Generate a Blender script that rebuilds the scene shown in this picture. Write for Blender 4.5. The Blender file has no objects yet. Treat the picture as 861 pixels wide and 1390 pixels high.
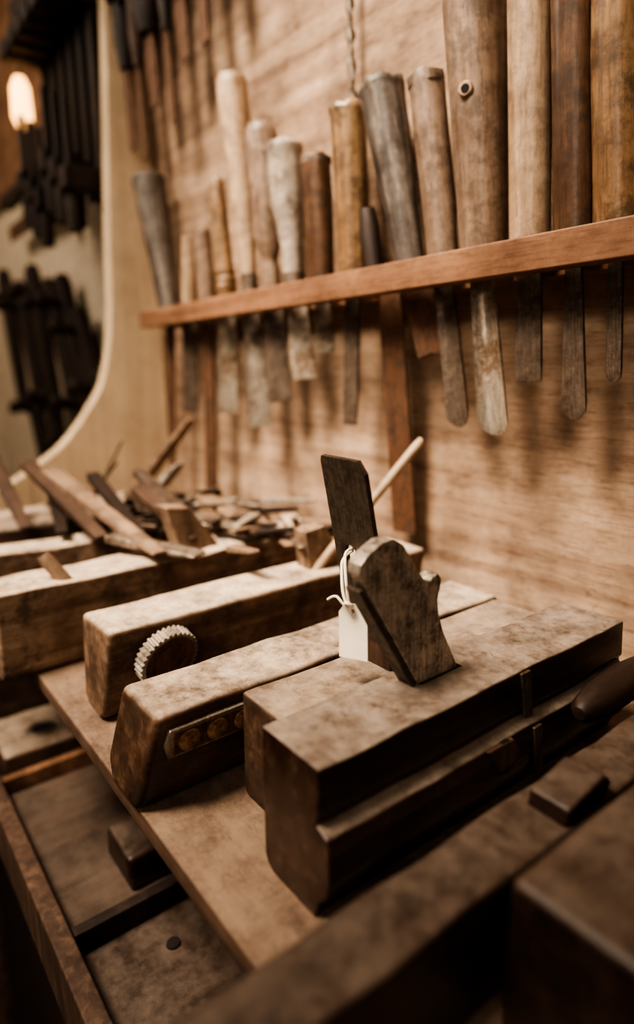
import bpy, bmesh, math, random
from mathutils import Vector, Matrix, noise
from mathutils.geometry import tessellate_polygon
random.seed(7)
scene = bpy.context.scene
COL = scene.collection

# ---------------------------------------------------------------- materials
def _ramp(nt, stops):
    r = nt.nodes.new('ShaderNodeValToRGB')
    el = r.color_ramp.elements
    while len(el) < len(stops): el.new(0.5)
    for e, (p, c) in zip(el, stops):
        e.position = p; e.color = (c[0], c[1], c[2], 1)
    return r

def desat(c, s=.86):
    g = .3*c[0]+.6*c[1]+.1*c[2]
    return tuple(g+(v-g)*s for v in c)

def wood(name, dark, mid, light, axis='Y', scale=1.0, rough=0.62, dust=0.0, dustc=(.46,.33,.22), stain=0.5, bump=0.3, spec=0.35, speck=.35, grime=0.0, sat=.84, gscale=42, scratch=0.0):
    dark, mid, light, dustc = [desat(c, sat) for c in (dark, mid, light, dustc)]
    m = bpy.data.materials.new(name); m.use_nodes = True
    nt = m.node_tree; N = nt.nodes; L = nt.links
    b = N['Principled BSDF']
    tc = N.new('ShaderNodeTexCoord'); mp = N.new('ShaderNodeMapping')
    s = {'X': (7, 170, 170), 'Y': (170, 7, 170), 'Z': (170, 170, 7)}[axis]
    mp.inputs['Scale'].default_value = [v*scale for v in s]
    L.new(tc.outputs['Object'], mp.inputs[0])
    n1 = N.new('ShaderNodeTexNoise'); n1.inputs['Scale'].default_value = 1.0
    n1.inputs['Detail'].default_value = 8; n1.inputs['Roughness'].default_value = .62
    n1.inputs['Distortion'].default_value = .35
    L.new(mp.outputs[0], n1.inputs['Vector'])
    r = _ramp(nt, [(.30, dark), (.52, mid), (.74, light)])
    L.new(n1.outputs['Fac'], r.inputs[0])
    n2 = N.new('ShaderNodeTexNoise'); n2.inputs['Scale'].default_value = 24*max(scale, .5)
    n2.inputs['Detail'].default_value = 9; n2.inputs['Roughness'].default_value = .72
    L.new(tc.outputs['Object'], n2.inputs['Vector'])
    r2 = _ramp(nt, [(.36, (1-stain, 1-stain*1.08, 1-stain*1.12)), (.6, (1, 1, 1))])
    L.new(n2.outputs['Fac'], r2.inputs[0])
    mx = N.new('ShaderNodeMix'); mx.data_type = 'RGBA'; mx.blend_type = 'MULTIPLY'
    mx.inputs[0].default_value = 1.0
    L.new(r.outputs[0], mx.inputs[6]); L.new(r2.outputs[0], mx.inputs[7])
    col = mx.outputs[2]
    mp3 = N.new('ShaderNodeMapping')
    s3 = {'X': (60, 420, 420), 'Y': (420, 60, 420), 'Z': (420, 420, 60)}[axis]
    mp3.inputs['Scale'].default_value = s3
    L.new(tc.outputs['Object'], mp3.inputs[0])
    n3 = N.new('ShaderNodeTexNoise'); n3.inputs['Scale'].default_value = 1
    n3.inputs['Detail'].default_value = 4; n3.inputs['Roughness'].default_value = .6
    L.new(mp3.outputs[0], n3.inputs['Vector'])
    r3 = _ramp(nt, [(.30, (.55, .5, .46)), (.50, (1, 1, 1))])
    L.new(n3.outputs['Fac'], r3.inputs[0])
    mx3 = N.new('ShaderNodeMix'); mx3.data_type = 'RGBA'; mx3.blend_type = 'MULTIPLY'
    mx3.inputs[0].default_value = speck
    L.new(col, mx3.inputs[6]); L.new(r3.outputs[0], mx3.inputs[7]); col = mx3.outputs[2]
    if grime > 0:
        n5 = N.new('ShaderNodeTexNoise'); n5.inputs['Scale'].default_value = gscale
        n5.inputs['Detail'].default_value = 11; n5.inputs['Roughness'].default_value = .74
        L.new(tc.outputs['Object'], n5.inputs['Vector'])
        mr5 = N.new('ShaderNodeMapRange'); mr5.inputs[1].default_value = .48; mr5.inputs[2].default_value = .60
        mr5.inputs[4].default_value = grime
        L.new(n5.outputs['Fac'], mr5.inputs[0])
        mg = N.new('ShaderNodeMix'); mg.data_type = 'RGBA'
        L.new(mr5.outputs[0], mg.inputs[0]); L.new(col, mg.inputs[6]); mg.inputs[7].default_value = (.042, .027, .019, 1)
        col = mg.outputs[2]
    if dust > 0:
        g = N.new('ShaderNodeNewGeometry'); sp = N.new('ShaderNodeSeparateXYZ')
        L.new(g.outputs['Normal'], sp.inputs[0])
        mr = N.new('ShaderNodeMapRange'); mr.inputs[1].default_value = .45; mr.inputs[2].default_value = .98
        L.new(sp.outputs[2], mr.inputs[0])
        n4 = N.new('ShaderNodeTexNoise'); n4.inputs['Scale'].default_value = 48
        n4.inputs['Detail'].default_value = 12; n4.inputs['Roughness'].default_value = .82
        L.new(tc.outputs['Object'], n4.inputs['Vector'])
        mr2 = N.new('ShaderNodeMapRange'); mr2.inputs[1].default_value = .39; mr2.inputs[2].default_value = .60
        mr2.inputs[3].default_value = .2; mr2.inputs[4].default_value = 1.0
        L.new(n4.outputs['Fac'], mr2.inputs[0])
        mu = N.new('ShaderNodeMath'); mu.operation = 'MULTIPLY'
        L.new(mr.outputs[0], mu.inputs[0]); L.new(mr2.outputs[0], mu.inputs[1])
        mu2 = N.new('ShaderNodeMath'); mu2.operation = 'MULTIPLY'; mu2.inputs[1].default_value = dust
        L.new(mu.outputs[0], mu2.inputs[0])
        md = N.new('ShaderNodeMix'); md.data_type = 'RGBA'
        L.new(mu2.outputs[0], md.inputs[0]); L.new(col, md.inputs[6])
        md.inputs[7].default_value = (*dustc, 1); col = md.outputs[2]
        ra = N.new('ShaderNodeMapRange'); ra.inputs[3].default_value = rough; ra.inputs[4].default_value = .92
        L.new(mu2.outputs[0], ra.inputs[0]); L.new(ra.outputs[0], b.inputs['Roughness'])
    else:
        ra = N.new('ShaderNodeMapRange'); ra.inputs[3].default_value = rough+.2; ra.inputs[4].default_value = rough-.12
        L.new(n2.outputs['Fac'], ra.inputs[0]); L.new(ra.outputs[0], b.inputs['Roughness'])
    if scratch > 0:   # thin scuffs and knife marks: narrow bands of a stretched noise
        ms = N.new('ShaderNodeMapping'); ms.inputs['Scale'].default_value = (26, 90, 60); ms.inputs['Rotation'].default_value = (.5, .4, .9)
        L.new(tc.outputs['Object'], ms.inputs[0])
        n6 = N.new('ShaderNodeTexNoise'); n6.inputs['Scale'].default_value = 1; n6.inputs['Detail'].default_value = 3
        L.new(ms.outputs[0], n6.inputs['Vector'])
        r6 = _ramp(nt, [(.487, (0,0,0)), (.495, (1,1,1)), (.503, (0,0,0))])
        L.new(n6.outputs['Fac'], r6.inputs[0])
        mm = N.new('ShaderNodeMath'); mm.operation = 'MULTIPLY'
        mk = N.new('ShaderNodeMapRange'); mk.inputs[1].default_value = .50; mk.inputs[2].default_value = .62; mk.inputs[4].default_value = scratch
        L.new(n2.outputs['Fac'], mk.inputs[0]); L.new(r6.outputs[0], mm.inputs[0]); L.new(mk.outputs[0], mm.inputs[1])
        mc = N.new('ShaderNodeMix'); mc.data_type = 'RGBA'
        L.new(mm.outputs[0], mc.inputs[0]); L.new(col, mc.inputs[6]); mc.inputs[7].default_value = (.035, .018, .011, 1)
        col = mc.outputs[2]
    L.new(col, b.inputs['Base Color'])
    b.inputs['Specular IOR Level'].default_value = spec
    bp = N.new('ShaderNodeBump'); bp.inputs['Strength'].default_value = bump; bp.inputs['Distance'].default_value = .0010
    ad = N.new('ShaderNodeMath'); ad.operation = 'ADD'
    L.new(n1.outputs['Fac'], ad.inputs[0]); L.new(n2.outputs['Fac'], ad.inputs[1])
    L.new(ad.outputs[0], bp.inputs['Height']); L.new(bp.outputs[0], b.inputs['Normal'])
    return m

def metal(name, base, rust, amount=.5, rough=.42, metallic=.85, scale=60):
    m = bpy.data.materials.new(name); m.use_nodes = True
    nt = m.node_tree; N = nt.nodes; L = nt.links; b = N['Principled BSDF']
    tc = N.new('ShaderNodeTexCoord')
    n = N.new('ShaderNodeTexNoise'); n.inputs['Scale'].default_value = scale
    n.inputs['Detail'].default_value = 12; n.inputs['Roughness'].default_value = .78
    L.new(tc.outputs['Object'], n.inputs['Vector'])
    lo = .62-.3*amount
    r = _ramp(nt, [(lo-.06, rust), (lo+.1, base)])
    L.new(n.outputs['Fac'], r.inputs[0])
    mp = N.new('ShaderNodeMapping'); mp.inputs['Scale'].default_value = (900, 900, 60); mp.inputs['Rotation'].default_value = (.5, .3, 0)
    L.new(tc.outputs['Object'], mp.inputs[0])
    ns = N.new('ShaderNodeTexNoise'); ns.inputs['Scale'].default_value = 1; ns.inputs['Detail'].default_value = 3
    L.new(mp.outputs[0], ns.inputs['Vector'])
    rs = _ramp(nt, [(.35, (.6, .57, .54)), (.62, (1.25, 1.22, 1.18))])
    L.new(ns.outputs['Fac'], rs.inputs[0])
    mx = N.new('ShaderNodeMix'); mx.data_type = 'RGBA'; mx.blend_type = 'MULTIPLY'; mx.inputs[0].default_value = .7
    L.new(r.outputs[0], mx.inputs[6]); L.new(rs.outputs[0], mx.inputs[7]); L.new(mx.outputs[2], b.inputs['Base Color'])
    mr = N.new('ShaderNodeMapRange'); mr.inputs[1].default_value = lo-.1; mr.inputs[2].default_value = lo+.12
    mr.inputs[3].default_value = .2*metallic; mr.inputs[4].default_value = metallic
    L.new(n.outputs['Fac'], mr.inputs[0]); L.new(mr.outputs[0], b.inputs['Metallic'])
    mr2 = N.new('ShaderNodeMapRange'); mr2.inputs[1].default_value = .3; mr2.inputs[2].default_value = .7
    mr2.inputs[3].default_value = min(1, rough+.35); mr2.inputs[4].default_value = rough
    L.new(n.outputs['Fac'], mr2.inputs[0]); L.new(mr2.outputs[0], b.inputs['Roughness'])
    bp = N.new('ShaderNodeBump'); bp.inputs['Strength'].default_value = .35; bp.inputs['Distance'].default_value = .0005
    L.new(n.outputs['Fac'], bp.inputs['Height']); L.new(bp.outputs[0], b.inputs['Normal'])
    return m

def plain(name, c, rough=.8, emit=0):
    m = bpy.data.materials.new(name); m.use_nodes = True
    nt = m.node_tree; b = nt.nodes['Principled BSDF']
    tc = nt.nodes.new('ShaderNodeTexCoord')
    n = nt.nodes.new('ShaderNodeTexNoise'); n.inputs['Scale'].default_value = 40; n.inputs['Detail'].default_value = 6
    nt.links.new(tc.outputs['Object'], n.inputs['Vector'])
    r = _ramp(nt, [(.3, [v*.78 for v in c]), (.6, c)])
    nt.links.new(n.outputs['Fac'], r.inputs[0]); nt.links.new(r.outputs[0], b.inputs['Base Color'])
    b.inputs['Roughness'].default_value = rough
    if emit:
        b.inputs['Emission Color'].default_value = (*c, 1); b.inputs['Emission Strength'].default_value = emit
    return m

M = {}
M['ply'] = wood('plywood', (.24,.135,.078), (.43,.27,.165), (.57,.39,.255), 'X', .34, .7, stain=.5, bump=.12, speck=.9, grime=.22, gscale=11, sat=.86, scratch=.5)
M['rail'] = wood('rail_pine', (.16,.072,.032), (.26,.12,.056), (.36,.18,.09), 'X', .6, .42, stain=.5, speck=.7, scratch=.5)
M['pine'] = wood('pale_pine', (.52,.35,.20), (.66,.47,.28), (.74,.55,.36), 'Z', .3, .65, stain=.2, bump=.1)
M['shelf'] = wood('shelf_board', (.08,.038,.02), (.145,.076,.042), (.235,.13,.075), 'X', .5, .7, dust=.65, stain=.6, dustc=(.25,.165,.105), scratch=.6)
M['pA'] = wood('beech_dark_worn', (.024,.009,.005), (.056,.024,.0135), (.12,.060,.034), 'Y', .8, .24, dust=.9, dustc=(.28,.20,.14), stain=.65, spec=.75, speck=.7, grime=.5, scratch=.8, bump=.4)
M['pB'] = wood('beech_mid', (.055,.025,.013), (.12,.062,.034), (.21,.12,.072), 'Y', .8, .5, dust=.8, dustc=(.37,.27,.185), stain=.65, grime=.5, scratch=.8)
M['pC'] = wood('beech_brown', (.045,.018,.009), (.105,.048,.024), (.23,.125,.068), 'Y', .8, .36, dust=.9, dustc=(.48,.36,.25), stain=.75, grime=.8, scratch=.9, bump=.4)
M['pD'] = wood('beech_light', (.15,.08,.041), (.27,.155,.088), (.41,.265,.16), 'Y', .8, .6, dust=.85, dustc=(.60,.465,.335), stain=.65, grime=.7, scratch=.8)
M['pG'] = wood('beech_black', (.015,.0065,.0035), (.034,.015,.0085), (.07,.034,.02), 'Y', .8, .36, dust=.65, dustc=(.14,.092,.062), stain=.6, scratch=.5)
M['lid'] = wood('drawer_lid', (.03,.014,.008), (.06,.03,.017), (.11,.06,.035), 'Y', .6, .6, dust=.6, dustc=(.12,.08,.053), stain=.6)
M['h_pale'] = wood('handle_pale_beech', (.36,.215,.115), (.49,.315,.18), (.61,.415,.26), 'Z', .8, .40, stain=.45, grime=.4, speck=.7)
M['h_tan'] = wood('handle_tan', (.17,.10,.058), (.29,.178,.108), (.41,.265,.172), 'Z', .8, .40, stain=.55, grime=.55, speck=.8, sat=.80)
M['h_brown'] = wood('handle_brown', (.065,.029,.013), (.14,.067,.032), (.24,.125,.064), 'Z', .8, .32, stain=.65, grime=.7, speck=.8)
M['h_gold'] = wood('handle_boxwood', (.17,.083,.031), (.32,.175,.072), (.46,.28,.13), 'Z', .7, .32, stain=.6, grime=.7, speck=.8)
M['h_grey'] = wood('handle_grey_worn', (.055,.038,.028), (.14,.102,.076), (.42,.335,.26), 'Z', .8, .5, stain=.75, grime=.5, speck=.9, sat=.72)
M['h_white'] = wood('handle_old_paint', (.22,.165,.12), (.46,.365,.275), (.64,.53,.42), 'Z', .5, .5, stain=.7, grime=.7)
M['dark'] = wood('dark_tool_wood', (.013,.0055,.0033), (.03,.0138,.008), (.062,.031,.0175), 'Z', .8, .55, stain=.5)
M['sticks'] = wood('wedge_wood', (.18,.10,.056), (.31,.19,.112), (.45,.30,.19), 'Z', .8, .6, stain=.6, grime=.5)
M['stick_dk'] = wood('wedge_wood_dark', (.045,.021,.011), (.09,.045,.025), (.175,.096,.054), 'Z', .8, .6, stain=.5)
M['steel'] = metal('worn_steel', (.44,.375,.305), (.085,.05,.032), .42, .30, .85, 35)
M['steel_dk'] = metal('rusty_steel', (.19,.145,.112), (.05,.026,.016), .45, .32, .7, 40)
M['iron'] = metal('plane_iron_steel', (.12,.092,.072), (.032,.018,.012), .5, .30, .75, 130)
M['wedge_m'] = metal('grey_patina', (.46,.39,.32), (.10,.068,.048), .52, .28, .6, 110)
M['bright'] = metal('bright_steel', (.72,.63,.52), (.15,.09,.055), .42, .22, .95, 22)
M['rust'] = metal('rust_brown', (.13,.064,.036), (.045,.021,.012), .6, .5, .4)
M['brass'] = metal('old_brass', (.34,.21,.11), (.11,.05,.024), .5, .38, .5, 160)
M['paper'] = plain('tag_paper', (.82,.71,.57), .85)
M['cord'] = plain('cotton_cord', (.82,.71,.56), .9)
M['plaster'] = plain('old_plaster', (.60,.49,.37), .9)
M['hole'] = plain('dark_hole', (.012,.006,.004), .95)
M['floor'] = wood('floor_boards', (.05,.025,.012), (.10,.05,.025), (.15,.08,.04), 'X', .2, .7)
M['amber'] = plain('amber_glass_lamp', (1.0,.50,.17), .4, 4.5)

# ---------------------------------------------------------------- builders
def empty(name, loc=(0,0,0)):
    o = bpy.data.objects.new(name, None); o.empty_display_size = .02; o.location = loc
    COL.objects.link(o); bpy.context.view_layer.update(); return o

def finish(name, bm, mat, parent=None, bevel=0, seg=3, smooth=True, mats=None, ang=32):
    bmesh.ops.recalc_face_normals(bm, faces=bm.faces)
    me = bpy.data.meshes.new(name); bm.to_mesh(me); bm.free()
    o = bpy.data.objects.new(name, me); COL.objects.link(o)
    for mm in (mats or [mat]): me.materials.append(mm)
    if bevel:
        md = o.modifiers.new('worn_edges', 'BEVEL'); md.width = bevel; md.segments = seg
        md.limit_method = 'ANGLE'; md.angle_limit = math.radians(ang); md.harden_normals = False
    if smooth:
        for p in me.polygons: p.use_smooth = True
        wn = o.modifiers.new('wn', 'WEIGHTED_NORMAL'); wn.keep_sharp = True
    if parent:
        o.parent = parent; o.matrix_parent_inverse = parent.matrix_world.inverted()
    return o

def loft_y(name, prof, y0, y1, mat, parent=None, bevel=.003, n=10, jit=.0006, dx=0.0, seed=0, seg=3, y0top=0.0, mats=None, ang=32, chip=0.0):
    bm = bmesh.new(); rings = []
    zs = [p[1] for p in prof]; zmin, zmax = min(zs), max(zs)
    for i in range(n+1):
        t = i/n; ring = []
        for (x, z) in prof:
            y = y0+(y1-y0)*t + y0top*(1-t)*(z-zmin)/(zmax-zmin)
            v = Vector((x+dx*t, y, z))
            nz = noise.noise_vector(v*35+Vector((seed, 0, 0)))
            if z > zmin+.0005:
                v += Vector((nz.x, nz.y if i in (0, n) else 0, nz.z))*jit*2
                if chip:
                    c = noise.noise_vector(v*190+Vector((0, seed, 0)))
                    v += Vector((c.x, 0, -abs(c.z)))*chip
            ring.append(bm.verts.new(v))
        rings.append(ring)
    k = len(prof)
    for i in range(n):
        for j in range(k):
            bm.faces.new([rings[i][j], rings[i][(j+1) % k], rings[i+1][(j+1) % k], rings[i+1][j]])
    f1 = bm.faces.new(rings[0]); f2 = bm.faces.new(rings[-1][::-1])
    if mats: f1.material_index = 1; f2.material_index = 1
    return finish(name, bm, mat, parent, bevel, seg, mats=mats, ang=ang)

def prism(name, pts, ax, a0, a1, mat, parent=None, bevel=.001, seg=2, xf=None):
    bm = bmesh.new(); R = []
    for a in (a0, a1):
        ring = []
        for p in pts:
            c = list(p); c.insert(ax, a); v = Vector(c)
            if xf is not None: v = xf @ v
            ring.append(bm.verts.new(v))
        R.append(ring)
    k = len(pts)
    for j in range(k): bm.faces.new([R[0][j], R[0][(j+1) % k], R[1][(j+1) % k], R[1][j]])
    bm.faces.new(R[0]); bm.faces.new(R[1][::-1])
    return finish(name, bm, mat, parent, bevel, seg)

def boxp(name, x0, x1, y0, y1, z0, z1, mat, parent=None, bevel=.002, seg=3):
    return prism(name, [(x0, y0), (x1, y0), (x1, y1), (x0, y1)], 2, z0, z1, mat, parent, bevel, seg)

def frame(p0, p1, up=(0, 1, 0)):
    z = (Vector(p1)-Vector(p0)).normalized(); u = Vector(up)
    x = u.cross(z)
    if x.length < 1e-4: x = Vector((1, 0, 0)).cross(z)
    x.normalize(); y = z.cross(x)
    return Matrix(((x.x, y.x, z.x, p0[0]), (x.y, y.y, z.y, p0[1]), (x.z, y.z, z.z, p0[2]), (0, 0, 0, 1)))

def lathe(name, p0, p1, prof, mat, parent=None, seg=28, jit=0.0, flat=1.0, facets=False, seed=0, up=(0, 1, 0)):
    Lh = (Vector(p1)-Vector(p0)).length; bm = bmesh.new(); rings = []
    for (t, r) in prof:
        ring = []
        for i in range(seg):
            a = 2*math.pi*i/seg; v = Vector((math.cos(a)*r, math.sin(a)*r*flat, t*Lh))
            if jit:
                nn = noise.noise(v*90+Vector((seed*3.1, 0, 0))); v.x *= 1+nn*jit; v.y *= 1+nn*jit
                if t > .97: v.z += noise.noise(v*160+Vector((seed, 0, 0)))*jit*.03
            ring.append(bm.verts.new(v))
        rings.append(ring)
    for a, b in zip(rings, rings[1:]):
        for i in range(seg): bm.faces.new([a[i], a[(i+1) % seg], b[(i+1) % seg], b[i]])
    bm.faces.new(rings[0][::-1]); bm.faces.new(rings[-1])
    o = finish(name, bm, mat, None, 0, smooth=not facets)
    for p in o.data.polygons:
        if len(p.vertices) > 4: p.use_smooth = False
    o.matrix_world = frame(p0, p1, up)
    if parent: o.parent = parent; o.matrix_parent_inverse = parent.matrix_world.inverted()
    return o

def bar(name, p0, p1, secs, mat, parent=None, up=(0, 1, 0), bevel=.0006, curve=0.0, tip=None, bend=0.0):
    Lh = (Vector(p1)-Vector(p0)).length; bm = bmesh.new(); rings = []
    K = 8 if curve else 4
    for (t, w, th) in secs:
        top = []; bot = []
        for i in range(K+1):
            s = -1+2*i/K; yy = curve*(s*s)*-1
            zz = t*Lh
            if tip == 'round' and t > .97: zz -= (s*s)*w*.35
            if tip == 'skew' and t > .97: zz -= (s*.5+.5)*w*.35
            yb = bend*math.sin(math.pi*t)
            top.append(bm.verts.new((s*w/2, yy-th/2+yb, zz))); bot.append(bm.verts.new((s*w/2, yy+th/2+yb, zz)))
        rings.append(top+bot[::-1])
    k = len(rings[0])
    for a, b in zip(rings, rings[1:]):
        for i in range(k): bm.faces.new([a[i], a[(i+1) % k], b[(i+1) % k], b[i]])
    def cap(r, rev):
        n = len(r)//2
        for i in range(n-1):
            q = [r[i], r[i+1], r[2*n-2-i], r[2*n-1-i]]
            bm.faces.new(q[::-1] if rev else q)
    cap(rings[0], False); cap(rings[-1], True)
    o = finish(name, bm, mat, None, bevel, 2)
    o.matrix_world = frame(p0, p1, up)
    if parent: o.parent = parent; o.matrix_parent_inverse = parent.matrix_world.inverted()
    return o

def tube(name, pts, r, mat, parent=None):
    cu = bpy.data.curves.new(name, 'CURVE'); cu.dimensions = '3D'; cu.bevel_depth = r; cu.bevel_resolution = 3
    sp = cu.splines.new('NURBS'); sp.points.add(len(pts)-1); sp.use_endpoint_u = True; sp.order_u = 3
    for q, p in zip(sp.points, pts): q.co = (*p, 1)
    cu.materials.append(mat)
    o = bpy.data.objects.new(name, cu); COL.objects.link(o)
    if parent: o.parent = parent; o.matrix_parent_inverse = parent.matrix_world.inverted()
    return o

# ---------------------------------------------------------------- room
boxp('wall_back', -.87, .7, 0, .018, -.9, 1.5, M['ply'], bevel=0)
boxp('wall_back_plaster', -1.9, -.87, .0, .018, -.9, 1.5, M['plaster'], bevel=0)
boxp('wall_left', -1.92, -1.9, -1.6, .018, -.9, 1.5, M['plaster'], bevel=0)
boxp('floor', -1.92, .7, -1.6, .018, -.92, -.9, M['floor'], bevel=0)
boxp('ceiling', -1.92, .7, -1.6, .018, 1.5, 1.52, M['stick_dk'], bevel=0)

def smooth_pts(P, n=6):
    out = []
    for i in range(len(P)-1):
        p0 = P[max(i-1, 0)]; p1 = P[i]; p2 = P[i+1]; p3 = P[min(i+2, len(P)-1)]
        for k in range(n):
            t = k/n
            out.append(tuple(.5*((2*p1[j])+(-p0[j]+p2[j])*t+(2*p0[j]-5*p1[j]+4*p2[j]-p3[j])*t*t+(-p0[j]+3*p1[j]-3*p2[j]+p3[j])*t**3) for j in (0, 1)))
    out.append(P[-1]); return out
edge = smooth_pts([(-.048,.78),(-.050,.64),(-.058,.50),(-.066,.38),(-.072,.27),(-.085,.20),(-.102,.165),(-.142,.115),(-.19,.081),(-.235,.06),(-.285,.045)])
prism('curved_shelf_bracket', [(-.001,.78)]+edge+[(-.285,.001),(-.001,.001)], 0, -.872, -.85, M['pine'], bevel=.003)

sh = empty('workshop_shelf')
boxp('board', -.95, .12, -.290, -.001, -.011, -.0003, M['shelf'], sh, bevel=.0015)
boxp('support_left', -.95, -.93, -.28, -.001, -.9, -.0115, M['shelf'], sh)
boxp('support_right', .10, .12, -.28, -.001, -.9, -.0115, M['shelf'], sh)

# ---------------------------------------------------------------- rack
rk = empty('chisel_rack')
boxp('front_strip', -.787, .15, -.060, -.046, .2515, .271, M['rail'], rk, bevel=.0012)
boxp('back_strip', -.787, .15, -.022, -.001, .2515, .271, M['rail'], rk, bevel=.0012)
for i, x in enumerate([-.783, -.732, -.595, -.392, -.02, .14]):
    boxp('spacer_%d' % (i+1), x-.004, x+.004, -.0465, -.0215, .253, .2695, M['rail'], rk, bevel=.0005)

YB = -.034
def chisel(xt, zt, xb, rt, rb, hm, xe, ze, w0, w1, th=.0028, bm_='steel_dk', curve=0, tip=None, rot=0., style='taper', seed=1, name='wood_chisel', yb=YB, yt=None, ferr=None):
    e = empty(name, (xb, yb, .271))
    p0 = (xb, yb, .2715); p1 = (xt, yb if yt is None else yt, zt)
    if style == 'taper':
        pr = [(0, rb*.86), (.01, rb), (.12, rb*1.02), (.5, (rb+rt)/2*1.03), (.85, rt*1.0), (.955, rt*.98), (.985, rt*.93), (1, rt*.82)]
    elif style == 'mush':
        pr = [(0, rb*.9), (.01, rb), (.3, rb*1.05), (.7, rt*.93), (.93, rt*.97), (.96, rt*1.05), (.99, rt*1.03), (1, rt*.9)]
    elif style == 'hoop':
        pr = [(0, rb*.9), (.01, rb), (.3, rb*1.05), (.7, rt*.95), (.93, rt*.99), (.99, rt*1.0), (1, rt*.9)]
    elif style == 'turned':
        pr = [(0, rb*.85), (.02, rb), (.14, rb), (.16, rb*.86), (.2, rb*.9), (.35, rt*1.0), (.6, rt*.9), (.8, rt*1.03), (.93, rt), (.98, rt*.88), (1, rt*.7)]
    elif style == 'beads':
        pr = [(0, rb)]
        for q in (.1, .16, .22): pr += [(q-.02, rb), (q, rb*1.22), (q+.02, rb)]
        pr += [(.4, rt*1.1), (.7, rt), (.74, rt*1.15), (.78, rt), (.95, rt*.95), (1, rt*.7)]
    else:
        pr = [(0, rb*.95), (.02, rb), (.975, rt), (.992, rt*.96), (1, rt*.88)]
    lathe('handle', p0, p1, pr, M[hm], e, jit=.13, seed=seed)
    if style == 'hoop':
        d = (Vector(p1)-Vector(p0))
        lathe('striking_hoop', tuple(Vector(p0)+d*.935), tuple(Vector(p0)+d*.985), [(0, rt*1.015), (.9, rt*1.025), (1, rt*1.0)], M['steel_dk'], e, jit=.12, seed=seed)
    if ferr:
        d = (Vector(p1)-Vector(p0)); q = Vector(p0)+d*.1
        lathe('ferrule', p0, tuple(q), [(0, rb*1.02), (.1, rb*1.07), (.9, rb*1.07), (1, rb*1.03)], M[ferr], e)
    up = Vector((math.sin(rot), math.cos(rot), 0))
    bar('blade', (xb, yb, .2712), (xe, yb, ze), [(0, w0*.8, th*1.5), (.1, w0, th*1.3), (.5, (w0+w1)/2, th*1.1), (.9, w1, th), (1, w1*.98, th*.25)], M[bm_], e, up=up, curve=curve, tip=tip)
    return e

chisel(-.793,.430,-.753,.0195,.013,'h_grey', -.775,.075,.013,.011,bm_='rust',seed=1,style='mush',rot=-.4)
chisel(-.692,.346,-.700,.0085,.0095,'h_pale', -.712,.15,.019,.019,bm_='steel_dk',seed=2,style='plain',rot=-.6,name='paring_chisel')
chisel(-.662,.347,-.656,.0095,.0100,'h_tan', -.672,.036,.013,.016,bm_='rust',seed=3,style='plain',rot=-.4,name='mortise_chisel')
chisel(-.624,.392,-.612,.0080,.0095,'h_gold', -.622,.153,.019,.023,bm_='bright',seed=4,style='beads',rot=-.7,name='carving_gouge',curve=.003)
chisel(-.586,.474,-.567,.0150,.0078,'h_pale', -.557,.142,.016,.023,bm_='steel',seed=5,style='taper',rot=-.7,ferr='steel_dk',name='long_handled_gouge',curve=.003)
chisel(-.538,.418,-.528,.0150,.0085,'h_tan', -.522,.168,.018,.023,bm_='steel_dk',seed=6,style='turned',rot=-.7,name='firmer_chisel')
chisel(-.503,.392,-.492,.0170,.0095,'h_white', -.480,.190,.018,.023,bm_='bright',seed=7,style='mush',rot=-.6,name='socket_chisel',ferr='steel_dk')
chisel(-.457,.371,-.453,.0130,.0112,'h_brown', -.449,.212,.014,.017,bm_='steel',seed=8,style='hoop',rot=-.4,name='firmer_chisel')
chisel(-.414,.397,-.411,.0145,.0118,'h_gold', -.418,.152,.014,.0135,bm_='steel_dk',seed=9,style='mush',rot=-.3,name='mortise_chisel')
chisel(-.377,.400,-.348,.0165,.0112,'h_grey', -.322,.203,.024,.028,bm_='rust',seed=10,style='mush',rot=-.1,tip='skew',name='skew_chisel')
chisel(-.333,.392,-.316,.0122,.0105,'h_tan', -.299,.158,.014,.0165,bm_='steel_dk',seed=11,style='hoop',rot=-.2,tip='round',name='wood_gouge',curve=.003)
m12 = chisel(-.293,.424,-.282,.0200,.0150,'h_tan', -.268,.154,.015,.020,bm_='bright',seed=12,style='plain',rot=-.25,tip='round',name='large_socket_gouge',curve=.006)
lathe('peg_hole', (-.2844,-.0500,.3640), (-.2831,-.0531,.3640), [(0,.0048),(.85,.0046),(1,.0036)], M['h_pale'], m12)
lathe('peg_hole_bore', (-.2838,-.0515,.3640), (-.28295,-.05335,.3640), [(0,.0026),(1,.0026)], M['hole'], m12)
chisel(-.254,.440,-.248,.0135,.0122,'h_pale', -.246,.189,.015,.0175,bm_='steel_dk',seed=13,style='plain',rot=-.15,name='socket_chisel')
chisel(-.227,.440,-.219,.0118,.0106,'h_brown', -.214,.167,.009,.0145,bm_='steel_dk',seed=14,style='plain',rot=-.15,tip='round',name='wood_gouge')
chisel(-.203,.440,-.194,.0122,.0118,'h_gold', -.191,.189,.0075,.0085,bm_='steel_dk',seed=15,style='taper',rot=-.1,tip='round',name='mortise_chisel')
for i, (x, hm, w) in enumerate([(-.165,'h_tan',.012), (-.132,'h_brown',.016), (-.098,'h_gold',.014), (-.06,'h_pale',.018)]):
    chisel(x-.006,.42,x,.0125,.011,hm, x+.003,.17,w,w,seed=20+i,rot=-.1,name='firmer_chisel')
e = empty('long_steel_scraper', (-.384,-.030,.27))
lathe('handle', (-.3855,-.034,.2715), (-.3935,-.034,.318), [(0,.0065),(.1,.0075),(.7,.0078),(1,.006)], M['dark'], e)
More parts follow.
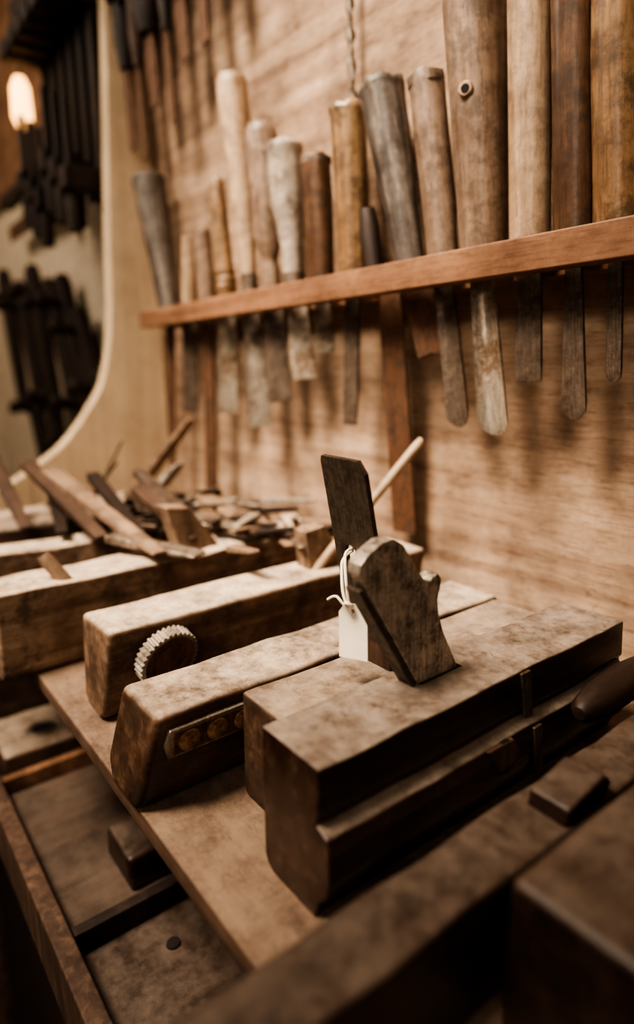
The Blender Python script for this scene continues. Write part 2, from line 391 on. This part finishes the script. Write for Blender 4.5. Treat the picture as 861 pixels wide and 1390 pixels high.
bar('blade', (-.3735,-.031,.2712), (-.374,-.014,.064), [(0,.020,.0022),(.2,.0255,.0022),(1,.026,.0022)], M['rust'], e)
e = empty('auger_bit', (-.436,-.012,.2716))
bm = bmesh.new(); rings = []
for i in range(91):
    t = i/90; a = t*40; r = .0040
    rings.append([bm.verts.new((math.cos(a+k*math.pi/2)*r*(1 if k % 2 == 0 else .5), math.sin(a+k*math.pi/2)*r*(1 if k % 2 == 0 else .5), t*.29)) for k in range(4)])
for a, b in zip(rings, rings[1:]):
    for i in range(4): bm.faces.new([a[i], a[(i+1) % 4], b[(i+1) % 4], b[i]])
bm.faces.new(rings[0][::-1]); bm.faces.new(rings[-1])
o = finish('twist', bm, M['steel'], None); o.location = (-.430,-.012,.2716); o.rotation_euler = (0,-.03,0)
o.parent = e; o.matrix_parent_inverse = e.matrix_world.inverted()

# ---------------------------------------------------------------- planes on the shelf
A = empty('moulding_plane', (-.186,-.16,0))
profA = [(-.200,0),(-.204,.002),(-.206,.006),(-.205,.063),(-.167,.063),(-.1672,.0435),(-.1685,.0420),(-.1685,.0400),(-.1650,.0385),(-.1625,.0375),(-.1620,.0340),(-.1622,.020),(-.1650,.012),(-.1690,.008),(-.172,.0)]
loft_y('body', profA, -.262, -.055, M['pA'], A, bevel=.0022, n=30, jit=.0005, seed=3, ang=26, chip=.0003)
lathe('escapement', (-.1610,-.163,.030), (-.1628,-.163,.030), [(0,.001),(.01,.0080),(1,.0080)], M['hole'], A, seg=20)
prism('escapement_mouth', [(-.176,.0375),(-.158,.0375),(-.150,.026),(-.166,.024)], 0, -.1630, -.1606, M['stick_dk'], A, bevel=.0008)
prism('side_strip', [(-.146,.062),(-.139,.062),(-.136,.036),(-.142,.036)], 0, -.1675, -.1658, M['steel_dk'], A, bevel=.0004)
prism('side_strip_lower', [(-.142,.036),(-.136,.036),(-.134,.012),(-.140,.012)], 0, -.1625, -.1610, M['steel_dk'], A, bevel=.0004)
wp = [(-.1825,.050),(-.161,.050),(-.1650,.066),(-.1735,.083),(-.1765,.092),(-.1775,.099),(-.1758,.1045),(-.1752,.1085),(-.1775,.1115),(-.1810,.1105),(-.1825,.1090),(-.1860,.1105),(-.1900,.1155),(-.1945,.1225),(-.1985,.1285),(-.2040,.1322),(-.2100,.1320),(-.2185,.1280),(-.2225,.1245),(-.2230,.1205),(-.2200,.1150)]
prism('wedge', wp, 0, -.1965, -.1885, M['wedge_m'], A, bevel=.0007, seg=3)
prism('iron', [(-.1858,.050),(-.1830,.050),(-.2206,.1140),(-.2232,.1135)], 0, -.1980, -.1890, M['iron'], A, bevel=.0004)
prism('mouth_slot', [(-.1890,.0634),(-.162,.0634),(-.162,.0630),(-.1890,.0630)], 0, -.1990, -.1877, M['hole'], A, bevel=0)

B = empty('rabbet_plane', (-.23,-.15,0))
loft_y('body', [(-.249,0),(-.251,.004),(-.248,.054),(-.211,.054),(-.209,.004),(-.211,0)], -.245, -.06, M['pB'], B, bevel=.0045, n=26, seed=9, seg=4, chip=.0003)
bm = bmesh.new()
W = .0155; Hh = .110
outline = [(-W,-.012),(W,-.012),(W,Hh-.006),(W-.004,Hh),(-W+.001,Hh+.0005),(-W,Hh-.002)]
slot = []
for i in range(20):
    a = 2*math.pi*i/20; r = .0042
    slot.append((math.cos(a)*r-.0040, .055+math.sin(a)*r+(.007 if math.sin(a) > 0 else -.007)))
def plate(bm, outl, hole, th):
    tri = tessellate_polygon([[Vector((*p, 0)) for p in outl], [Vector((*p, 0)) for p in hole]])
    V0 = [bm.verts.new((p[0], -th, p[1])) for p in outl+hole]; V1 = [bm.verts.new((p[0], th, p[1])) for p in outl+hole]
    for t in tri:
        bm.faces.new([V0[i] for i in t]); bm.faces.new([V1[i] for i in t][::-1])
    def side(a0, n):
        for i in range(n):
            j = (i+1) % n; bm.faces.new([V0[a0+i], V0[a0+j], V1[a0+j], V1[a0+i]])
    side(0, len(outl)); side(len(outl), len(hole))
plate(bm, outline, slot, .0013)
o = finish('iron', bm, M['iron'], None, bevel=0, smooth=False)
o.matrix_world = Matrix.Translation((-.2315,-.176,.052)) @ Matrix.Rotation(.18, 4, 'X')
o.parent = B; o.matrix_parent_inverse = B.matrix_world.inverted()
prism('wedge', [(-.178,.040),(-.150,.040),(-.166,.078),(-.181,.082)], 0, -.245, -.218, M['stick_dk'], B, bevel=.001)
TG = empty('price_tag', (-.214,-.205,.085))
bm = bmesh.new()
w, h = .0075, .0130
out = [(-w,-h),(w,-h),(w,h-.0045),(w-.0035,h),(-w+.0035,h),(-w,h-.0045)]
hole = [(math.cos(2*math.pi*i/12)*.0011, h-.0035+math.sin(2*math.pi*i/12)*.0011) for i in range(12)]
plate(bm, out, hole, .0002)
o = finish('card', bm, M['paper'], None, smooth=False)
o.matrix_world = Matrix.Translation((-.2182,-.2020,.0815)) @ Matrix.Rotation(.35, 4, 'Z') @ Matrix.Rotation(-.10, 4, 'X') @ Matrix.Rotation(-.05, 4, 'Y')
o.parent = TG; o.matrix_parent_inverse = TG.matrix_world.inverted()
hk = Vector((-.2187,-.2030,.0905))
tube('cord_left', [tuple(hk), (-.222,-.2045,.097), (-.229,-.1995,.105), (-.2353,-.1940,.112), (-.2365,-.1860,.1130)], .0007, M['cord'], TG)
tube('cord_right', [tuple(hk), (-.2185,-.2050,.100), (-.2240,-.2015,.111), (-.2315,-.1950,.1165), (-.2353,-.1865,.1145)], .0007, M['cord'], TG)
tube('cord_end', [tuple(hk), (-.2205,-.2065,.096), (-.2260,-.2060,.0985), (-.2310,-.2065,.0945)], .0006, M['cord'], TG)
tube('cord_knot', [(-.2205,-.2045,.0945), (-.2185,-.2060,.0965), (-.2170,-.2040,.0950), (-.2185,-.2020,.0935), (-.2205,-.2040,.0945)], .0009, M['cord'], TG)

C_ = empty('fillister_plane', (-.28,-.16,0))
loft_y('body', [(-.300,0),(-.307,.012),(-.2985,.051),(-.2555,.051),(-.2665,.008),(-.270,0)], -.293, -.045, M['pC'], C_, bevel=.0042, n=34, seed=5, seg=4, y0top=.008, jit=.0009, chip=.0004)
sx = lambda z: -.2665+(.011)*(z-.008)/.043
bm = bmesh.new()
def slab(bm, ys, zs, off, th):
    vs = []
    for o_ in (off, off+th):
        for (y, z) in zip(ys, zs): vs.append(bm.verts.new((sx(z)+o_, y, z)))
    n = len(ys)
    for i in range(n): bm.faces.new([vs[i], vs[(i+1) % n], vs[n+(i+1) % n], vs[n+i]])
    bm.faces.new(vs[:n]); bm.faces.new(vs[n:][::-1])
slab(bm, [-.279,-.230,-.2285,-.230,-.279,-.281], [.0275,.0275,.0355,.0435,.0435,.0355], -.0015, .0042)
finish('stamp_plate', bm, M['steel'], C_, bevel=.0006)
bm = bmesh.new()
slab(bm, [-.2765,-.2325,-.2325,-.2765], [.0292,.0292,.0418,.0418], .0022, .0010)
finish('stamp_plate_panel', bm, M['rust'], C_, bevel=.0003)
for i, y in enumerate((-.2690, -.2545, -.2400)):
    x = sx(.0355)+.0030
    lathe('medallion_%d' % (i+1), (x, y, .0355), (x+.0014, y, .0352), [(0,.0056),(.5,.0056),(.55,.0045),(.7,.0045),(.75,.0032),(1,.0026)], M['brass'], C_, seg=24)

D_ = empty('plough_plane', (-.37,-.14,0))
loft_y('body', [(-.386,0),(-.391,.006),(-.390,.058),(-.346,.058),(-.356,.006),(-.361,0)], -.277, -.018, M['pD'], D_, bevel=.0038, n=30, seed=8, seg=4, y0top=.003, jit=.0008, chip=.0004)
bm = bmesh.new(); rings = []
nT = 34
for (x, rr, kn) in [(0,.0165,0),(.0004,.0185,1),(.0085,.0185,1),(.0090,.0165,0),(.0088,.0120,0),(.0078,.0110,0),(.0078,.004,0)]:
    ring = []
    for i in range(nT*4):
        a = 2*math.pi*i/(nT*4); r = rr*(1+(.04*(1 if i % 4 < 2 else -1) if kn else 0))
        ring.append(bm.verts.new((x, math.cos(a)*r, math.sin(a)*r)))
    rings.append(ring)
for a, b in zip(rings, rings[1:]):
    k = len(a)
    for i in range(k): bm.faces.new([a[i], a[(i+1) % k], b[(i+1) % k], b[i]])
bm.faces.new(rings[0][::-1]); bm.faces.new(rings[-1])
o = finish('knurled_wheel', bm, M['rust'], None, smooth=False); o.location = (-.3480,-.241,.0365); o.rotation_euler = (0,.30,.12)
o.data.materials.append(M['h_white'])
for p in o.data.polygons:
    if math.hypot(p.center.y, p.center.z) > .0165: p.material_index = 1
o.parent = D_; o.matrix_parent_inverse = D_.matrix_world.inverted()
prism('wedge', [(-.118,.045),(-.080,.045),(-.104,.088),(-.122,.086)], 0, -.380, -.364, M['sticks'], D_, bevel=.001)
lathe('dowel', (-.366,-.120,.050), (-.338,-.032,.146), [(0,.0036),(.96,.0034),(1,.0026)], M['h_pale'], D_)

E = empty('jack_plane', (-.46,-.19,0))
loft_y('body', [(-.490,0),(-.492,.005),(-.490,.061),(-.444,.061),(-.447,.005),(-.450,0)], -.312, -.06, M['pD'], E, bevel=.005, n=20, seed=12, seg=4, jit=.001)
lathe('peg', (-.452,-.262,.055), (-.462,-.276,.078), [(0,.005),(.9,.0048),(1,.004)], M['sticks'], E)
prism('wedge', [(-.17,.045),(-.13,.045),(-.165,.095),(-.185,.098)], 0, -.478, -.458, M['sticks'], E, bevel=.001)
F = empty('jack_plane', (-.56,-.17,0))
loft_y('body', [(-.600,0),(-.603,.005),(-.600,.060),(-.561,.060),(-.563,.005),(-.566,0)], -.33, -.05, M['pD'], F, bevel=.005, n=20, seed=14, seg=4, dx=.040, jit=.001)
F2 = empty('smoothing_plane', (-.66,-.2,0))
loft_y('body', [(-.700,0),(-.700,.058),(-.655,.058),(-.655,0)], -.30, -.09, M['pB'], F2, bevel=.006, n=8, seed=15, seg=4, dx=.01)
F3 = empty('smoothing_plane', (-.76,-.2,0))
loft_y('body', [(-.790,0),(-.790,.050),(-.745,.050),(-.745,0)], -.28, -.06, M['pD'], F3, bevel=.006, n=8, seed=16, seg=4, dx=-.01)

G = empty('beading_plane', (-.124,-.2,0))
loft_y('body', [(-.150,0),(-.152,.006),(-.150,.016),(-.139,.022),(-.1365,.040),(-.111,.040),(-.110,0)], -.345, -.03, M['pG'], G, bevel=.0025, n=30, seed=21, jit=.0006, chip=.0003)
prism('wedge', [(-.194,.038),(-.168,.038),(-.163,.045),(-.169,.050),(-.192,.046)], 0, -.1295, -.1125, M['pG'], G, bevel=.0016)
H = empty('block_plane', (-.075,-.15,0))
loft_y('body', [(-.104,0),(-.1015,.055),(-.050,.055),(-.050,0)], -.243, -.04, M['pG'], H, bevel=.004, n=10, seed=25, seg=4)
Hd = empty('turnscrew', (-.152,-.1,.047))
lathe('handle', (-.148,-.128,.044), (-.150,-.04,.047), [(0,.003),(.04,.006),(.2,.0085),(.5,.009),(.75,.0065),(.85,.0075),(.95,.0055),(1,.004)], M['dark'], Hd)

# ---------------------------------------------------------------- loose sticks, wedges, irons on the far planes
def stick(p0, p1, w0, w1, th, mat='sticks', name='loose_wedge', up=(0,0,1), rnd=False):
    if rnd: return lathe(name, p0, p1, [(0,w0*.5),(.9,w1*.5),(1,w1*.3)], M[mat])
    return bar(name, p0, p1, [(0,w0,th),(.3,(w0*2+w1)/3,th*.95),(.9,w1,th*.6),(1,w1*.9,th*.35)], M[mat], up=up, bevel=.0008)
stick((-.672,-.212,.104), (-.440,-.200,.069), .018,.012,.008,'sticks')
stick((-.70,-.225,.110), (-.520,-.215,.068), .014,.012,.009,'stick_dk')
stick((-.745,-.250,.115), (-.600,-.255,.068), .016,.010,.007,'stick_dk')
stick((-.560,-.165,.095), (-.455,-.165,.070), .016,.006,.010,'stick_dk')
stick((-.500,-.215,.072), (-.425,-.175,.066), .014,.018,.006,'steel',name='plane_iron')
stick((-.530,-.140,.075), (-.440,-.120,.072), .012,.014,.004,'steel',name='plane_iron')
stick((-.560,-.100,.078), (-.450,-.105,.068), .018,.016,.006,'sticks')
stick((-.520,-.080,.070), (-.400,-.110,.066), .012,.010,.006,'sticks')
stick((-.470,-.065,.070), (-.420,-.085,.066), .015,.015,.005,'pD')
stick((-.700,-.120,.062), (-.620,-.080,.150), .022,.014,.009,'sticks')
stick((-.640,-.130,.062), (-.600,-.105,.108), .020,.018,.008,'h_white')
stick((-.730,-.150,.062), (-.700,-.125,.125), .0035,.003,.003,'steel_dk',name='long_nail',rnd=True)
stick((-.690,-.175,.062), (-.650,-.150,.110), .004,.003,.003,'steel_dk',name='long_nail',rnd=True)
stick((-.600,-.09,.063), (-.500,-.05,.067), .016,.014,.006,'sticks')
stick((-.760,-.19,.056), (-.640,-.14,.066), .020,.014,.008,'pD')
stick((-.600,-.20,.064), (-.530,-.16,.066), .016,.014,.008,'pB')
stick((-.640,-.180,.100), (-.500,-.190,.070), .012,.010,.008,'dark')
stick((-.600,-.150,.105), (-.505,-.140,.070), .010,.016,.008,'steel_dk',name='plane_iron')
stick((-.720,-.200,.085), (-.560,-.235,.068), .012,.010,.008,'dark')
bits = empty('offcut_pile', (-.5,-.11,.066))
for i in range(46):
    x = random.uniform(-.64,-.40); y = random.uniform(-.165,-.05); a = random.uniform(-1.5,1.0); l = random.uniform(.02,.055)
    z = .066+random.random()*.012
    o = stick((x,y,z), (x+math.cos(a)*l,y+math.sin(a)*l,z+random.uniform(-.002,.010)), random.uniform(.005,.012),random.uniform(.004,.010),.005,random.choice(['steel','stick_dk','sticks','h_white','steel_dk','dark','dark']), name='piece_%d' % (i+1))
    o.parent = bits; o.matrix_parent_inverse = bits.matrix_world.inverted()

# ---------------------------------------------------------------- left background tools on the plaster wall
def hang_plane(x, z, l, ang, name='hanging_hand_plane', y=-.03):
    e = empty(name, (x, y, z))
    d = Vector((math.sin(ang), 0, -math.cos(ang)))
    p0 = Vector((x, y, z)); p1 = p0+d*l
    bar('body', tuple(p0), tuple(p1), [(0,.03,.02),(.1,.045,.022),(.6,.04,.022),(.95,.03,.02),(1,.02,.015)], M['dark'], e, bevel=.004)
    lathe('knob', tuple(p0+d*l*.2+Vector((0,-.01,0))), tuple(p0+d*l*.2+Vector((0,-.05,.01))), [(0,.008),(.5,.007),(.7,.014),(.95,.012),(1,.006)], M['dark'], e)
for (x, z, l, a) in [(-1.12,.30,.20,.45),(-1.19,.36,.26,.4),(-1.27,.36,.25,.5),(-1.37,.40,.30,.3),(-1.48,.38,.28,.4),(-1.60,.42,.3,.25),(-1.14,.17,.14,.2),(-1.32,.18,.18,.3),(-1.04,.20,.16,.35),(-1.20,.10,.16,.5),(-1.45,.16,.2,.4),(-1.00,.05,.10,.3)]:
    hang_plane(x, z, l, a)
bk = empty('hanging_clamp_rack', (-1.0,-.05,.72))
boxp('beam', -1.14, -.875, -.085, -.003, .715, .745, M['dark'], bk)
for i in range(6):
    x = -1.105+i*.041; zt = .714; zb = .45-(i % 3)*.02
    boxp('clamp_bar_%d' % (i+1), x-.010, x+.010, -.055, -.035, zb, zt, M['dark'], bk)
    boxp('clamp_jaw_top_%d' % (i+1), x-.014, x+.014, -.11, -.035, zt-.06, zt-.035, M['dark'], bk, bevel=.004)
    boxp('clamp_jaw_low_%d' % (i+1), x-.014, x+.014, -.105, -.035, zb+.02, zb+.05, M['dark'], bk, bevel=.004)
    lathe('clamp_screw_%d' % (i+1), (x,-.092,zb-.03), (x,-.092,zb+.13), [(0,.009),(.25,.010),(.3,.005),(1,.005)], M['dark'], bk)
lamp = empty('wall_lamp', (-1.20,-.05,.66))
lathe('shade', (-1.205,-.062,.596), (-1.205,-.062,.672), [(0,.010),(.2,.016),(.8,.0145),(1,.008)], M['amber'], lamp)
tube('bracket', [(-1.205,-.013,.715), (-1.205,-.03,.725), (-1.205,-.062,.715), (-1.205,-.062,.671)], .004, M['steel_dk'], lamp)
boxp('wall_plank_upper', -1.88, -.88, -.012, -.001, .56, 1.40, M['rail'], None)
hs = empty('hanging_frame_saw', (-1.35,-.03,.55))
boxp('rail', -1.50, -1.14, -.045, -.020, .525, .550, M['dark'], hs, bevel=.004)
boxp('arm', -1.17, -1.145, -.045, -.020, .44, .5245, M['dark'], hs, bevel=.004)
boxp('blade', -1.48, -1.18, -.036, -.034, .46, .49, M['rust'], hs, bevel=0)
ub = empty('upper_tool_rail', (-.6,-.03,.65))
boxp('rail', -.848, -.30, -.050, -.002, .640, .665, M['stick_dk'], ub)
for i, (x, l, w, mt) in enumerate([(-.835,.17,.022,'dark'),(-.80,.19,.016,'stick_dk'),(-.765,.14,.03,'dark'),(-.72,.17,.014,'dark'),(-.685,.12,.026,'dark'),(-.64,.12,.02,'stick_dk'),(-.60,.09,.028,'dark')]):
    e = empty('hanging_tool', (x,-.035,.64))
    lathe('grip', (x,-.035,.6395), (x+.004,-.035,.6395-l*.45), [(0,w*.35),(.1,w*.5),(.6,w*.55),(1,w*.35)], M[mt], e)
    bar('blade', (x+.004,-.035,.6395-l*.44), (x+.01,-.035,.6395-l), [(0,w*.5,.005),(.3,w*.9,.004),(1,w*.8,.002)], M['rust'], e)

# ---------------------------------------------------------------- open tool drawer under the shelf
DR = empty('tool_drawer', (-.4,-.2,-.2))
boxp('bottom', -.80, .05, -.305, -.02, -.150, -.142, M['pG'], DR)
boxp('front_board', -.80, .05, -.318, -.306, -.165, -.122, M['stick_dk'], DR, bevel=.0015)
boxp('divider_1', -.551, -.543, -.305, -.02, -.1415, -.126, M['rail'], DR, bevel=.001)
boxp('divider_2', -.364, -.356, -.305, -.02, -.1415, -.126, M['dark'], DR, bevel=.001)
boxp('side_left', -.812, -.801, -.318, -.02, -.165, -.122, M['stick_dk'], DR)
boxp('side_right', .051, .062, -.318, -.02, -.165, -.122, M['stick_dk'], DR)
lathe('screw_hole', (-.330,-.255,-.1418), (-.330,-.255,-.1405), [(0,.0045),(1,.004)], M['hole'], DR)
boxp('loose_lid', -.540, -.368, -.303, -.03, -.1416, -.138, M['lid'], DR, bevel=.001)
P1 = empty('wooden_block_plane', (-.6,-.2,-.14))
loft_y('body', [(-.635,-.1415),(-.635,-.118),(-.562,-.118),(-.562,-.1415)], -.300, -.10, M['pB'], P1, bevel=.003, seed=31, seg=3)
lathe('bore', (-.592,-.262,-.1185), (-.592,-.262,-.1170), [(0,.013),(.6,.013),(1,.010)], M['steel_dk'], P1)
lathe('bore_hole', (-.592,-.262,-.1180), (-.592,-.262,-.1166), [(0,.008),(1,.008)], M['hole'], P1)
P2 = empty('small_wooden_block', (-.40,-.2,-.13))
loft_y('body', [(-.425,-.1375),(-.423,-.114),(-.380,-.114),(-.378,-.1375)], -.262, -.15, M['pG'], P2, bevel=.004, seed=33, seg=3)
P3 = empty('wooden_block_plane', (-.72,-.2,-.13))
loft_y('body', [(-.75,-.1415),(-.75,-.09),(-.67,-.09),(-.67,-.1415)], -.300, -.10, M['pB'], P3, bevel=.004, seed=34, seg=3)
boxp('cabinet_base', -.929, .099, -.27, -.003, -.899, -.166, M['dark'], None)

# ---------------------------------------------------------------- lights
def area(name, loc, tgt, size, power, col):
    l = bpy.data.lights.new(name, 'AREA'); l.shape = 'DISK'; l.size = size; l.energy = power; l.color = col
    o = bpy.data.objects.new(name, l); COL.objects.link(o); o.location = loc
    o.rotation_euler = (Vector(tgt)-Vector(loc)).to_track_quat('-Z', 'Y').to_euler(); return o
sp = bpy.data.lights.new('workshop_spot', 'SPOT'); sp.energy = 285; sp.color = (1,.87,.70); sp.spot_size = math.radians(46); sp.spot_blend = 1; sp.shadow_soft_size = .28
so = bpy.data.objects.new('workshop_spot', sp); COL.objects.link(so); so.location = (-.46,-.68,1.18)
so.rotation_euler = (Vector((-.47,-.02,.09))-Vector(so.location)).to_track_quat('-Z', 'Y').to_euler()
area('ceiling_light', (-.45,-.6,1.4), (-.45,-.1,.1), .9, 5, (1,.85,.67))
area('right_fill_light', (.55,-1.1,.75), (-.25,-.1,.08), .7, 5.5, (1,.87,.72))  # unseen soft fill added on the camera's right; no doorway is there
area('background_light', (-1.25,-.7,.9), (-1.25,0,.20), .4, 5, (1,.85,.67))
w = bpy.data.worlds.new('World'); scene.world = w; w.use_nodes = True
w.node_tree.nodes['Background'].inputs[0].default_value = (1,.81,.62,1)
w.node_tree.nodes['Background'].inputs[1].default_value = .12

# ---------------------------------------------------------------- camera
cam = bpy.data.cameras.new('camera'); co = bpy.data.objects.new('camera', cam); COL.objects.link(co)
cam.sensor_fit = 'VERTICAL'; cam.sensor_height = 36; cam.lens = 885/1390*36
cam.shift_y = -45/1390; cam.clip_start = .01
r = Vector((.6048,.796,-.0253)).normalized(); f = Vector((-.7866,.5921,-.1751)).normalized()
u = r.cross(f).normalized(); f = u.cross(r)
co.matrix_world = Matrix(((r.x,u.x,-f.x,0),(r.y,u.y,-f.y,-.3849),(r.z,u.z,-f.z,.2041),(0,0,0,1)))
cam.dof.use_dof = True; cam.dof.focus_distance = .33; cam.dof.aperture_fstop = 3.2
scene.camera = co
scene.view_settings.view_transform = 'AgX'
scene.view_settings.look = 'AgX - High Contrast'
